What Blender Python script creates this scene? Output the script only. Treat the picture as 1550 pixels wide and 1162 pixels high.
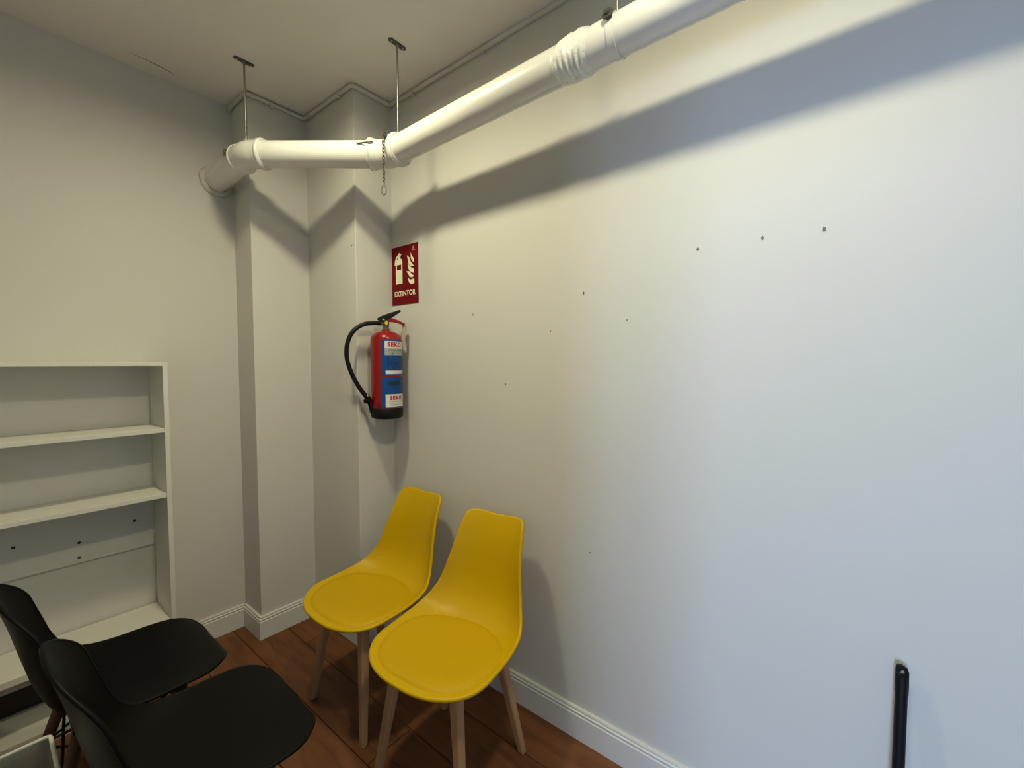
import bpy, bmesh, math, random
from mathutils import Vector, Matrix
random.seed(7)
PI = math.pi
scene = bpy.context.scene
COL = scene.collection
for o in list(bpy.data.objects):
    bpy.data.objects.remove(o, do_unlink=True)

# ---------------------------------------------------------------- camera, world, exposure
cam_d = bpy.data.cameras.new('camera')
cam_d.sensor_width = 36.0
cam_d.sensor_fit = 'HORIZONTAL'
cam_d.lens = 649.0 * 36.0 / 1550.0
cam_d.clip_start = 0.02
cam = bpy.data.objects.new('camera', cam_d)
cam.location = (2.613, -1.423, 1.45)
cam.rotation_euler = (PI / 2 - 0.04629, 0, 0.66687)
COL.objects.link(cam)
scene.camera = cam

scene.view_settings.view_transform = 'Standard'
scene.view_settings.look = 'None'
scene.view_settings.exposure = 0.0
scene.view_settings.gamma = 1.0
scene.view_settings.use_curve_mapping = False

LAMP_STRENGTH = 240.0
LAMP_COLOR = (1.0, 0.93, 0.60)
SKY_COLOR = (0.47, 0.65, 0.98)
SKY_STRENGTH = 42.0

world = bpy.data.worlds.new('daylight')
scene.world = world
world.use_nodes = True
bg = world.node_tree.nodes['Background']
bg.inputs['Color'].default_value = (*SKY_COLOR, 1)
bg.inputs['Strength'].default_value = SKY_STRENGTH

# room dimensions (metres). long wall: y = 0; shelf wall: x = 0
ZC = 2.807
XE, YE = 4.7, -2.1                # far ends of the room, behind the camera
XO, YW_ = 2.40, -5.2              # unseen passage (x > XO), added to cut the daylight; ends at a window wall
YA, D1, YB, D2 = -0.508, 0.208, -0.215, 0.680   # stepped corner column
BH, BT = 0.1216, 0.0157           # baseboard
WIN = (2.48, 3.48, 0.12, 2.00)    # tall window in the wall behind the camera: x0, x1, z0, z1
LAMPS = [(1.22, -0.83), (2.46, -0.83)]

# daylight comes in through the window behind the camera: sampling portal in its opening
pd = bpy.data.lights.new('window_portal', 'AREA')
pd.shape = 'RECTANGLE'
pd.size, pd.size_y = WIN[1] - WIN[0], WIN[3] - WIN[2]
pd.cycles.is_portal = True
po = bpy.data.objects.new('window_portal', pd)
po.location = ((WIN[0] + WIN[1]) / 2, YW_ - 0.10, (WIN[2] + WIN[3]) / 2)
po.rotation_euler = (PI / 2, 0, 0)
COL.objects.link(po)

# ---------------------------------------------------------------- materials
def mat(name, color, rough=0.5, metal=0.0, noise=None, bump=None, spec=0.5, coat=0.0, trans=0.0, alpha=1.0, sheen=0.0):
    """noise=(scale, amount, colour2, stretch) mottles the colour, bump=(scale, strength, distance)"""
    m = bpy.data.materials.new(name)
    m.use_nodes = True
    nt = m.node_tree
    b = nt.nodes['Principled BSDF']
    b.inputs['Base Color'].default_value = (*color, 1)
    b.inputs['Roughness'].default_value = rough
    b.inputs['Metallic'].default_value = metal
    b.inputs['Specular IOR Level'].default_value = spec
    b.inputs['Coat Weight'].default_value = coat
    b.inputs['Transmission Weight'].default_value = trans
    b.inputs['Alpha'].default_value = alpha
    b.inputs['Sheen Weight'].default_value = sheen
    if noise or bump:
        tc = nt.nodes.new('ShaderNodeTexCoord')
        mp = nt.nodes.new('ShaderNodeMapping')
        nt.links.new(tc.outputs['Object'], mp.inputs['Vector'])
        if noise:
            sc, amt, c2 = noise[:3]
            if len(noise) > 3:
                mp.inputs['Scale'].default_value = noise[3]
            n = nt.nodes.new('ShaderNodeTexNoise')
            n.inputs['Scale'].default_value = sc
            n.inputs['Detail'].default_value = 5
            nt.links.new(mp.outputs[0], n.inputs['Vector'])
            r = nt.nodes.new('ShaderNodeValToRGB')
            r.color_ramp.elements[0].position = 0.5 - amt
            r.color_ramp.elements[1].position = 0.5 + amt
            r.color_ramp.elements[0].color = (*color, 1)
            r.color_ramp.elements[1].color = (*c2, 1)
            nt.links.new(n.outputs['Fac'], r.inputs['Fac'])
            nt.links.new(r.outputs['Color'], b.inputs['Base Color'])
        if bump:
            n2 = nt.nodes.new('ShaderNodeTexNoise')
            n2.inputs['Scale'].default_value = bump[0]
            n2.inputs['Detail'].default_value = 4
            nt.links.new(tc.outputs['Object'], n2.inputs['Vector'])
            bp = nt.nodes.new('ShaderNodeBump')
            bp.inputs['Strength'].default_value = bump[1]
            bp.inputs['Distance'].default_value = bump[2]
            nt.links.new(n2.outputs['Fac'], bp.inputs['Height'])
            nt.links.new(bp.outputs['Normal'], b.inputs['Normal'])
    return m

M = {}
M['wall'] = mat('wall_paint', (0.61, 0.60, 0.58), 0.75, noise=(1.6, 0.3, (0.585, 0.575, 0.555)), bump=(55, 0.12, 0.004), spec=0.25)
M['ceiling'] = mat('ceiling_paint', (0.78, 0.76, 0.73), 0.85, noise=(2.2, 0.3, (0.73, 0.71, 0.68)), bump=(40, 0.12, 0.004), spec=0.2)
M['trim'] = mat('baseboard_paint', (0.66, 0.66, 0.65), 0.45, bump=(30, 0.05, 0.002))
M['board'] = mat('white_melamine', (0.68, 0.67, 0.63), 0.5, noise=(6, 0.3, (0.64, 0.63, 0.59)), spec=0.4)
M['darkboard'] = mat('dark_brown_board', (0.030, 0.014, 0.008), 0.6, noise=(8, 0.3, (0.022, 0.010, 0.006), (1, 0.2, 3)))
M['pvc'] = mat('white_pvc', (0.74, 0.74, 0.72), 0.25, noise=(3, 0.3, (0.70, 0.70, 0.68)), spec=0.5)
M['pvc_wrap'] = mat('plastic_wrap', (0.80, 0.80, 0.76), 0.12, bump=(45, 0.5, 0.01), spec=0.6)
M['plaster'] = mat('old_plaster', (0.62, 0.60, 0.53), 0.85, noise=(25, 0.2, (0.52, 0.50, 0.44)), bump=(60, 0.5, 0.01))
M['zinc'] = mat('zinc_steel', (0.42, 0.40, 0.37), 0.42, 0.9, noise=(40, 0.3, (0.30, 0.28, 0.25)))
M['darkmetal'] = mat('dark_steel', (0.10, 0.095, 0.085), 0.45, 0.7, noise=(30, 0.3, (0.16, 0.15, 0.13)))
M['conduit'] = mat('conduit_paint', (0.60, 0.59, 0.55), 0.55, noise=(9, 0.3, (0.52, 0.51, 0.47)))
M['yellow'] = mat('yellow_plastic', (0.54, 0.335, 0.0), 0.42, bump=(420, 0.05, 0.001), spec=0.25)
M['yellow_pad'] = mat('yellow_leatherette', (0.51, 0.31, 0.0), 0.55, bump=(260, 0.15, 0.001), spec=0.2)
M['black_plastic'] = mat('black_plastic', (0.0032, 0.0032, 0.0032), 0.45, bump=(350, 0.06, 0.001), spec=0.10)
M['black'] = mat('black_rubber', (0.006, 0.006, 0.008), 0.45, bump=(120, 0.05, 0.001), spec=0.2)
M['beech'] = mat('beech_wood', (0.46, 0.27, 0.14), 0.5, noise=(14, 0.3, (0.38, 0.21, 0.10), (1, 1, 0.12)))
M['walnut'] = mat('dark_wood', (0.13, 0.055, 0.028), 0.5, noise=(14, 0.3, (0.09, 0.035, 0.018), (1, 1, 0.12)))
M['red'] = mat('red_enamel', (0.25, 0.002, 0.006), 0.28, noise=(4, 0.3, (0.22, 0.002, 0.005)), spec=0.4, coat=0.2)
M['blue'] = mat('label_blue', (0.004, 0.052, 0.22), 0.45, noise=(60, 0.3, (0.004, 0.065, 0.27)), spec=0.25)
M['navy'] = mat('label_dark_print', (0.006, 0.012, 0.06), 0.5)
M['label_white'] = mat('label_white', (0.72, 0.70, 0.70), 0.45, noise=(80, 0.3, (0.66, 0.64, 0.64)))
M['label_grey'] = mat('label_grey', (0.34, 0.36, 0.37), 0.45, noise=(80, 0.3, (0.28, 0.30, 0.31)))
M['print_red'] = mat('print_red', (0.45, 0.006, 0.012), 0.5)
M['print_grey'] = mat('print_grey', (0.11, 0.11, 0.11), 0.5)
M['sign_red'] = mat('sign_red', (0.145, 0.001, 0.005), 0.6, noise=(7, 0.3, (0.130, 0.001, 0.004)), spec=0.15)
M['sign_cream'] = mat('sign_cream', (0.80, 0.80, 0.60), 0.5, noise=(30, 0.3, (0.76, 0.78, 0.56)))
M['sign_edge'] = mat('sign_logo_grey', (0.40, 0.20, 0.20), 0.4)
M['tag_yellow'] = mat('seal_yellow', (0.75, 0.58, 0.02), 0.4)
M['tag_grey'] = mat('paper_tag', (0.42, 0.38, 0.30), 0.6, noise=(60, 0.3, (0.36, 0.32, 0.26)))
M['brass'] = mat('brass', (0.22, 0.18, 0.12), 0.35, 0.9, noise=(60, 0.3, (0.15, 0.12, 0.08)))
M['hole'] = mat('hole_dark', (0.03, 0.027, 0.022), 0.9)
M['hole_brown'] = mat('plug_brown', (0.16, 0.075, 0.045), 0.9)
M['hole_grey'] = mat('plug_grey', (0.15, 0.15, 0.15), 0.8)
M['subfloor'] = mat('floor_gap', (0.012, 0.007, 0.004), 0.9)
M['clear'] = mat('clear_plastic', (0.75, 0.80, 0.76), 0.12, trans=0.75, spec=0.6)
M['white_plastic'] = mat('white_plastic', (0.80, 0.80, 0.72), 0.3, bump=(20, 0.1, 0.002))
M['paper'] = mat('white_paper', (0.82, 0.82, 0.78), 0.7, noise=(20, 0.3, (0.78, 0.78, 0.74)))
M['frame'] = mat('window_frame_white', (0.75, 0.75, 0.73), 0.4)
def pane_mat():
    m = bpy.data.materials.new('window_glass'); m.use_nodes = True
    nt = m.node_tree
    nt.nodes.remove(nt.nodes['Principled BSDF'])
    tr = nt.nodes.new('ShaderNodeBsdfTransparent'); tr.inputs['Color'].default_value = (0.94, 0.97, 0.97, 1)
    gl = nt.nodes.new('ShaderNodeBsdfGlossy'); gl.inputs['Roughness'].default_value = 0.02
    mx = nt.nodes.new('ShaderNodeMixShader'); mx.inputs[0].default_value = 0.06
    nt.links.new(tr.outputs[0], mx.inputs[1]); nt.links.new(gl.outputs[0], mx.inputs[2])
    nt.links.new(mx.outputs[0], nt.nodes['Material Output'].inputs['Surface'])
    return m
M['glass'] = pane_mat()

def wood_floor_mat():
    m = bpy.data.materials.new('floor_plank_wood')
    m.use_nodes = True
    nt = m.node_tree
    b = nt.nodes['Principled BSDF']
    tc = nt.nodes.new('ShaderNodeTexCoord')
    oi = nt.nodes.new('ShaderNodeObjectInfo')
    add = nt.nodes.new('ShaderNodeVectorMath'); add.operation = 'ADD'
    comb = nt.nodes.new('ShaderNodeCombineXYZ')
    mul = nt.nodes.new('ShaderNodeMath'); mul.operation = 'MULTIPLY'; mul.inputs[1].default_value = 37.0
    nt.links.new(oi.outputs['Random'], mul.inputs[0])
    nt.links.new(mul.outputs[0], comb.inputs[0]); nt.links.new(mul.outputs[0], comb.inputs[1])
    nt.links.new(tc.outputs['Object'], add.inputs[0]); nt.links.new(comb.outputs[0], add.inputs[1])
    mp = nt.nodes.new('ShaderNodeMapping'); mp.inputs['Scale'].default_value = (1.6, 9, 1)
    nt.links.new(add.outputs[0], mp.inputs['Vector'])
    n = nt.nodes.new('ShaderNodeTexNoise'); n.inputs['Scale'].default_value = 2.6; n.inputs['Detail'].default_value = 8; n.inputs['Distortion'].default_value = 0.8
    nt.links.new(mp.outputs[0], n.inputs['Vector'])
    r = nt.nodes.new('ShaderNodeValToRGB')
    e = r.color_ramp.elements
    e[0].position, e[0].color = 0.28, (0.098, 0.034, 0.013, 1)
    e[1].position, e[1].color = 0.72, (0.205, 0.078, 0.030, 1)
    k = r.color_ramp.elements.new(0.5); k.color = (0.162, 0.060, 0.023, 1)
    nt.links.new(n.outputs['Fac'], r.inputs['Fac'])
    hsv = nt.nodes.new('ShaderNodeHueSaturation')
    mr = nt.nodes.new('ShaderNodeMapRange'); mr.inputs['To Min'].default_value = 0.85; mr.inputs['To Max'].default_value = 1.12
    nt.links.new(oi.outputs['Random'], mr.inputs['Value']); nt.links.new(mr.outputs[0], hsv.inputs['Value'])
    nt.links.new(r.outputs['Color'], hsv.inputs['Color']); nt.links.new(hsv.outputs['Color'], b.inputs['Base Color'])
    b.inputs['Roughness'].default_value = 0.5
    b.inputs['Specular IOR Level'].default_value = 0.3
    bp = nt.nodes.new('ShaderNodeBump'); bp.inputs['Strength'].default_value = 0.15; bp.inputs['Distance'].default_value = 0.003
    nt.links.new(n.outputs['Fac'], bp.inputs['Height']); nt.links.new(bp.outputs['Normal'], b.inputs['Normal'])
    return m
M['floor'] = wood_floor_mat()

def emit_mat(name, color, strength):
    m = bpy.data.materials.new(name); m.use_nodes = True
    b = m.node_tree.nodes['Principled BSDF']
    b.inputs['Base Color'].default_value = (0.8, 0.8, 0.8, 1)
    b.inputs['Emission Color'].default_value = (*color, 1)
    b.inputs['Emission Strength'].default_value = strength
    return m
M['lamp'] = emit_mat('lamp_diffuser', LAMP_COLOR, LAMP_STRENGTH)

# ---------------------------------------------------------------- mesh helpers
def link(name, me, m, parent=None, smooth=False):
    o = bpy.data.objects.new(name, me)
    COL.objects.link(o)
    if m is not None:
        me.materials.append(M[m])
    if parent is not None:
        o.parent = parent
    if smooth:
        for p in me.polygons:
            p.use_smooth = True
    return o

def bm_obj(name, bm, m, parent=None, smooth=False, bevel=None, auto=None):
    bmesh.ops.recalc_face_normals(bm, faces=bm.faces[:])
    me = bpy.data.meshes.new(name)
    bm.to_mesh(me); bm.free()
    o = link(name, me, m, parent, smooth)
    if bevel:
        md = o.modifiers.new('bevel', 'BEVEL'); md.width = bevel; md.segments = 2; md.limit_method = 'ANGLE'; md.angle_limit = 0.7
    if auto is not None:
        for p in me.polygons: p.use_smooth = True
        me.set_sharp_from_angle(angle=auto)
    return o

def pd_obj(name, V, F, m, parent=None, smooth=False):
    me = bpy.data.meshes.new(name)
    me.from_pydata([tuple(v) for v in V], [], F)
    me.validate(); me.update()
    bm = bmesh.new(); bm.from_mesh(me); bmesh.ops.recalc_face_normals(bm, faces=bm.faces[:]); bm.to_mesh(me); bm.free()
    return link(name, me, m, parent, smooth)

def empty(name, loc=(0, 0, 0), rz=0.0):
    o = bpy.data.objects.new(name, None)
    o.empty_display_size = 0.05
    o.location = loc; o.rotation_euler = (0, 0, rz)
    COL.objects.link(o)
    return o

def tag(o, label, cat, group=None):
    o['label'] = label; o['category'] = cat
    if group: o['group'] = group
    return o

def struct(o, label=None):
    o['kind'] = 'structure'
    if label: o['label'] = label
    return o

def box(bm, x0, x1, y0, y1, z0, z1):
    vs = [bm.verts.new(p) for p in ((x0, y0, z0), (x1, y0, z0), (x1, y1, z0), (x0, y1, z0), (x0, y0, z1), (x1, y0, z1), (x1, y1, z1), (x0, y1, z1))]
    for f in ((0, 3, 2, 1), (4, 5, 6, 7), (0, 1, 5, 4), (1, 2, 6, 5), (2, 3, 7, 6), (3, 0, 4, 7)):
        bm.faces.new([vs[i] for i in f])

def box_obj(name, b, m, parent=None, bevel=None):
    bm = bmesh.new(); box(bm, *b)
    return bm_obj(name, bm, m, parent, bevel=bevel)

def lathe(bm, prof, n=32, mtx=None, closed=False):
    """prof: list of (radius, height) around z"""
    rings = []
    for r, h in prof:
        if r < 1e-6:
            rings.append([bm.verts.new((0, 0, h))])
        else:
            rings.append([bm.verts.new((r * math.cos(2 * PI * i / n), r * math.sin(2 * PI * i / n), h)) for i in range(n)])
    new = [v for rg in rings for v in rg]
    pairs = list(zip(rings, rings[1:]))
    if closed: pairs.append((rings[-1], rings[0]))
    for a, b in pairs:
        for i in range(n):
            j = (i + 1) % n
            if len(a) == 1 and len(b) == 1: continue
            if len(a) == 1: bm.faces.new((a[0], b[i], b[j]))
            elif len(b) == 1: bm.faces.new((a[i], a[j], b[0]))
            else: bm.faces.new((a[i], a[j], b[j], b[i]))
    if mtx is not None:
        bmesh.ops.transform(bm, matrix=mtx, verts=new)

def align(p, d):
    """matrix taking +z to direction d at point p"""
    q = Vector(d).normalized().to_track_quat('Z', 'Y')
    return Matrix.Translation(Vector(p)) @ q.to_matrix().to_4x4()

def cyl(bm, p0, p1, r0, r1=None, n=16, caps=True):
    p0, p1 = Vector(p0), Vector(p1)
    r1 = r0 if r1 is None else r1
    L = (p1 - p0).length
    prof = [(r0, 0), (r1, L)]
    if caps: prof = [(0, 0)] + prof + [(0, L)]
    lathe(bm, prof, n, align(p0, p1 - p0))

def sweep(bm, pts, radii, n=12, caps=True, closed=False):
    pts = [Vector(p) for p in pts]
    N = len(pts)
    if not hasattr(radii, '__len__'): radii = [radii] * N
    tang = []
    for i in range(N):
        if closed: t = pts[(i + 1) % N] - pts[i - 1]
        else: t = pts[min(i + 1, N - 1)] - pts[max(i - 1, 0)]
        tang.append(t.normalized())
    up = Vector((0, 0, 1)) if abs(tang[0].z) < 0.9 else Vector((1, 0, 0))
    u = tang[0].cross(up).normalized()
    rings = []
    for i in range(N):
        u = (u - tang[i] * u.dot(tang[i])).normalized()
        w = tang[i].cross(u)
        rings.append([bm.verts.new(pts[i] + (u * math.cos(2 * PI * k / n) + w * math.sin(2 * PI * k / n)) * radii[i]) for k in range(n)])
    seq = list(zip(rings, rings[1:]))
    if closed: seq.append((rings[-1], rings[0]))
    for a, b in seq:
        for k in range(n):
            j = (k + 1) % n
            bm.faces.new((a[k], a[j], b[j], b[k]))
    if caps and not closed:
        bm.faces.new(rings[0][::-1]); bm.faces.new(rings[-1])

def fillet(pts, r, seg=6):
    """round the inner corners of a polyline"""
    pts = [Vector(p) for p in pts]
    out = [pts[0]]
    for a, b, c in zip(pts, pts[1:], pts[2:]):
        d1, d2 = (a - b).normalized(), (c - b).normalized()
        ang = d1.angle(d2)
        t = min(r / math.tan(ang / 2), (a - b).length * 0.49, (c - b).length * 0.49)
        p, q = b + d1 * t, b + d2 * t
        for i in range(seg + 1):
            s = i / seg
            out.append(p * (1 - s) ** 2 + b * 2 * s * (1 - s) + q * s * s)
    out.append(pts[-1])
    return out

def catmull(pts, n=8):
    pts = [Vector(p) for p in pts]
    P = [pts[0] * 2 - pts[1]] + pts + [pts[-1] * 2 - pts[-2]]
    out = []
    for i in range(1, len(P) - 2):
        p0, p1, p2, p3 = P[i - 1:i + 3]
        for k in range(n):
            t = k / n
            out.append(0.5 * ((2 * p1) + (p2 - p0) * t + (2 * p0 - 5 * p1 + 4 * p2 - p3) * t * t + (3 * p1 - p0 - 3 * p2 + p3) * t ** 3))
    out.append(pts[-1])
    return out

def copy_tree(o, parent=None):
    c = o.copy(); COL.objects.link(c); c.parent = parent
    for ch in list(o.children):
        copy_tree(ch, c)
    return c

def text_tris(body, size, weight=0.0, spacing=1.0):
    """built-in font outlines as flat triangles (verts2d, faces), centred"""
    cu = bpy.data.curves.new('lettering', 'FONT')
    cu.body = body; cu.size = size; cu.offset = weight; cu.space_character = spacing
    cu.align_x = 'CENTER'; cu.align_y = 'CENTER'; cu.resolution_u = 3
    to = bpy.data.objects.new('lettering', cu)
    COL.objects.link(to)
    dg = bpy.context.evaluated_depsgraph_get()
    me = bpy.data.meshes.new_from_object(to.evaluated_get(dg))
    V = [(v.co.x, v.co.y) for v in me.vertices]
    F = [tuple(p.vertices) for p in me.polygons]
    bpy.data.objects.remove(to, do_unlink=True)
    bpy.data.curves.remove(cu); bpy.data.meshes.remove(me)
    return V, F

# ---------------------------------------------------------------- the room
# floor: dark bed with real planks, running along the long wall
floor = struct(box_obj('floor', (-0.1, XE + 0.1, YW_ - 0.3, 0.1, -0.12, -0.012), 'subfloor'), 'brown wood plank floor')
rows = [0.0, -0.187]
while rows[-1] > YW_: rows.append(rows[-1] - 0.1955)
plank_meshes = {}
def plank(x0, x1, y0, y1):
    g = 0.0014
    key = (round(x1 - x0, 4), round(y1 - y0, 4))
    if key not in plank_meshes:
        L, Wd = (x1 - x0) - 2 * g, (y1 - y0) - 2 * g
        bm = bmesh.new()
        c = 0.0022
        lo = [bm.verts.new((sx * L / 2, sy * Wd / 2, -0.012)) for sx, sy in ((-1, -1), (1, -1), (1, 1), (-1, 1))]
        mi = [bm.verts.new((sx * L / 2, sy * Wd / 2, -0.002)) for sx, sy in ((-1, -1), (1, -1), (1, 1), (-1, 1))]
        hi = [bm.verts.new((sx * (L / 2 - c), sy * (Wd / 2 - c), 0)) for sx, sy in ((-1, -1), (1, -1), (1, 1), (-1, 1))]
        for a, b in ((lo, mi), (mi, hi)):
            for i in range(4): bm.faces.new((a[i], a[(i + 1) % 4], b[(i + 1) % 4], b[i]))
        bm.faces.new(hi)
        bmesh.ops.recalc_face_normals(bm, faces=bm.faces[:])
        me = bpy.data.meshes.new('plank'); bm.to_mesh(me); bm.free(); me.materials.append(M['floor'])
        plank_meshes[key] = me
    o = bpy.data.objects.new('plank', plank_meshes[key])
    o.location = ((x0 + x1) / 2, (y0 + y1) / 2, 0)
    COL.objects.link(o); o.parent = floor
for i in range(len(rows) - 1):
    y1, y0 = rows[i], max(rows[i + 1], YW_)
    x = -[0.35, 0.95, 0.1, 0.7, 1.2][i % 5]
    while x < XE:
        a, b = max(x, 0.0 if y1 > YE else XO), min(x + 1.38, XE)
        if b - a > 0.01: plank(a, b, y0, y1)
        x += 1.38

struct(box_obj('ceiling', (-0.1, XE + 0.1, YW_ - 0.3, 0.1, ZC, ZC + 0.12), 'ceiling'), 'off-white painted ceiling')
wall_left = struct(box_obj('wall_left', (-0.12, 0, YE - 0.2, 0.12, -0.012, ZC + 0.01), 'wall'), 'off-white painted wall behind the shelf unit')
wall_right = struct(box_obj('wall_right', (-0.12, XE + 0.12, 0, 0.12, -0.012, ZC + 0.01), 'wall'), 'long off-white painted wall behind the yellow chairs')
struct(box_obj('wall_end', (XE, XE + 0.12, YW_ - 0.2, 0.12, -0.012, ZC + 0.01), 'wall'))
struct(box_obj('wall_unseen_passage', (XO - 0.12, XO, YW_ - 0.2, YE - 0.12, -0.012, ZC + 0.01), 'wall'))  # unseen passage side, added to confine the daylight
bm = bmesh.new()
box(bm, -0.12, XO, YE - 0.12, YE, -0.012, ZC + 0.01)  # unseen partition; its free edge is placed to cut off the daylight
box(bm, XO, XE + 0.06, YE - 0.12, YE, 1.92, ZC + 0.01)     # unseen lintel, added to keep daylight off the top of the long wall
struct(bm_obj('wall_unseen_partition', bm, 'wall'))
bm = bmesh.new()
x0, x1, z0, z1 = WIN
box(bm, XO - 0.12, x0, YW_ - 0.2, YW_, -0.012, ZC + 0.01)
box(bm, x1, XE + 0.12, YW_ - 0.2, YW_, -0.012, ZC + 0.01)
box(bm, x0, x1, YW_ - 0.2, YW_, -0.012, z0)
box(bm, x0, x1, YW_ - 0.2, YW_, z1, ZC + 0.01)
struct(bm_obj('wall_back', bm, 'wall'))
# stepped corner column (one L-shaped prism)
bm = bmesh.new()
plan = [(-0.01, YA), (D1, YA), (D1, YB), (D2, YB), (D2, 0.01), (-0.01, 0.01)]
lo = [bm.verts.new((x, y, -0.012)) for x, y in plan]
hi = [bm.verts.new((x, y, ZC + 0.005)) for x, y in plan]
for i in range(6):
    j = (i + 1) % 6
    bm.faces.new((lo[i], lo[j], hi[j], hi[i]))
bm.faces.new(lo[::-1]); bm.faces.new(hi)
wall_corner = struct(bm_obj('wall_corner', bm, 'wall', bevel=0.003), 'stepped column boxing in the corner')

# window behind the camera
wn = struct(empty('window_1', ((x0 + x1) / 2, YW_ - 0.06, z0)))
w2, hh = (x1 - x0) / 2, z1 - z0
bm = bmesh.new(); t = 0.05
box(bm, -w2, w2, -0.03, 0.03, 0, t); box(bm, -w2, w2, -0.03, 0.03, hh - t, hh)
box(bm, -w2, -w2 + t, -0.03, 0.03, t, hh - t); box(bm, w2 - t, w2, -0.03, 0.03, t, hh - t); box(bm, -0.03, 0.03, -0.03, 0.03, t, hh - t)
bm_obj('window_frame', bm, 'frame', wn)
for sx in (-1, 1):
    a, b = sorted((sx * 0.03, sx * (w2 - t)))
    box_obj('pane', (a, b, -0.004, 0.004, t, hh - t), 'glass', wn)

# baseboards with a stepped moulding
BPROF = [(0, 0), (BT, 0), (BT, 0.094), (BT - 0.0035, 0.0965), (BT - 0.0035, 0.1005), (BT - 0.001, 0.1035), (BT - 0.001, 0.1075),
         (BT - 0.006, 0.1100), (BT - 0.006, 0.1135), (BT - 0.004, 0.1160), (BT - 0.006, BH), (0, BH)]
def baseboard(name, path, label=None, closed_ends=True):
    """path: plan polyline with the room on its right-hand side; profile is mitred at corners"""
    bm = bmesh.new()
    pts = [Vector((x, y)) for x, y in path]
    rings = []
    for i, p in enumerate(pts):
        ns = []
        for a, b in ((i - 1, i), (i, i + 1)):
            if a >= 0 and b < len(pts):
                d = (pts[b] - pts[a]).normalized(); ns.append(Vector((d.y, -d.x)))
        if len(ns) == 2:
            n = (ns[0] + ns[1]); n = n / (n.dot(ns[0]))
        else: n = ns[0]
        rings.append([bm.verts.new((p.x + n.x * d, p.y + n.y * d, z)) for d, z in BPROF])
    k = len(BPROF)
    for a, b in zip(rings, rings[1:]):
        for i in range(k):
            j = (i + 1) % k
            bm.faces.new((a[i], a[j], b[j], b[i]))
    bm.faces.new(rings[0]); bm.faces.new(rings[-1][::-1])
    return struct(bm_obj(name, bm, 'trim'), label)
baseboard('baseboard_left', [(0, YE), (0, YA), ], 'white moulded baseboard along the shelf wall')
baseboard('baseboard_corner', [(0, YA), (D1, YA), (D1, YB), (D2, YB), (D2, 0)], 'white moulded baseboard stepping around the corner column')
baseboard('baseboard_right', [(D2, 0), (XE, 0)], 'white moulded baseboard along the long wall')

# nail holes and plugs in the walls (parts of the walls)
def wall_mark(parent, p, normal, m, r=0.006, sq=1.5, rim=True):
    bm = bmesh.new()
    lathe(bm, [(r * 1.25, -0.0004), (r * 1.1, 0.0012), (r * 0.75, 0.0010), (r * 0.45, 0.0002), (0, 0.0001)], 10)
    for v in bm.verts:
        v.co.x *= random.uniform(0.75, 1.1); v.co.y *= sq * random.uniform(0.85, 1.15)
    q = Matrix.Translation(Vector(p)) @ (Matrix.Rotation(PI / 2, 4, 'X') if abs(normal[1]) > 0.5 else Matrix.Rotation(PI / 2, 4, 'Z') @ Matrix.Rotation(PI / 2, 4, 'X'))
    bmesh.ops.transform(bm, matrix=q, verts=bm.verts[:])
    bm_obj('nail_hole', bm, m, parent, smooth=True)
for (x, z, m, r) in [(2.230, 1.808, 'hole_brown', .0052), (2.406, 1.811, 'hole_grey', .0052), (2.549, 1.808, 'hole_grey', .006), (1.83, 1.712, 'hole_grey', .0055),
                     (1.685, 1.579, 'hole_brown', .0032), (1.269, 1.673, 'hole_grey', .0048), (2.001, 1.603, 'hole_grey', .003), (1.457, 1.365, 'hole', .0040), (1.866, 0.743, 'hole_grey', .003)]:
    wall_mark(wall_right, (x, 0, z), (0, -1, 0), m, r * 0.62)
wall_mark(wall_corner, (0.645, YB, 2.041), (0, -1, 0), 'hole_grey', .005, 0.6)
wall_mark(wall_corner, (0.66, YB, 2.043), (0, -1, 0), 'hole_grey', .004, 0.6)

# ---------------------------------------------------------------- ceiling lamps (the room's own light)
for i, (lx, ly) in enumerate(LAMPS):
    L = tag(empty('ceiling_light', (lx, ly, ZC)), ['round white ceiling light in front of the corner column', 'round white ceiling light above the leaning broom'][i], 'ceiling light', 'round ceiling lights')
    bm = bmesh.new(); lathe(bm, [(0, -0.001), (0.106, -0.001), (0.110, -0.006), (0.108, -0.032), (0.104, -0.035), (0.096, -0.034), (0.094, -0.030), (0.094, -0.014), (0, -0.014)], 40)
    bm_obj('housing', bm, 'frame', L, smooth=True)
    bm = bmesh.new(); lathe(bm, [(0, -0.0165), (0.090, -0.0165)], 40)
    d = bm_obj('diffuser', bm, 'lamp', L)

# ---------------------------------------------------------------- shelf unit on the left wall
SH = tag(empty('shelf_unit', (0, -0.875, 0)), 'white open shelf unit standing against the left wall', 'shelf')
F = 0.245; TH = 0.018; SW = 1.30       # depth, board thickness, width
ZT = 1.459
box_obj('side_panel', (0.017, F, -TH, 0, 0.0, ZT), 'board', SH, bevel=0.001)
box_obj('side_panel', (0.017, F, -SW, -SW + TH, 0.0, ZT), 'board', SH, bevel=0.001)
box_obj('top_panel', (0.0, F - 0.0005, -SW + TH, -TH, ZT - TH, ZT), 'board', SH, bevel=0.001)
box_obj('shelf', (0.013, F - 0.004, -SW + TH, -TH, 1.167 - TH, 1.167), 'board', SH, bevel=0.001)
box_obj('shelf', (0.013, F - 0.004, -SW + TH, -TH, 0.876 - TH, 0.876), 'board', SH, bevel=0.001)
box_obj('shelf', (0.005, F - 0.002, -SW + TH, -TH, 0.299 - 0.026, 0.299), 'board', SH, bevel=0.001)
box_obj('plinth_board', (0.017, F, -SW + TH, -TH, 0.0, 0.053), 'board', SH, bevel=0.001)
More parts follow.
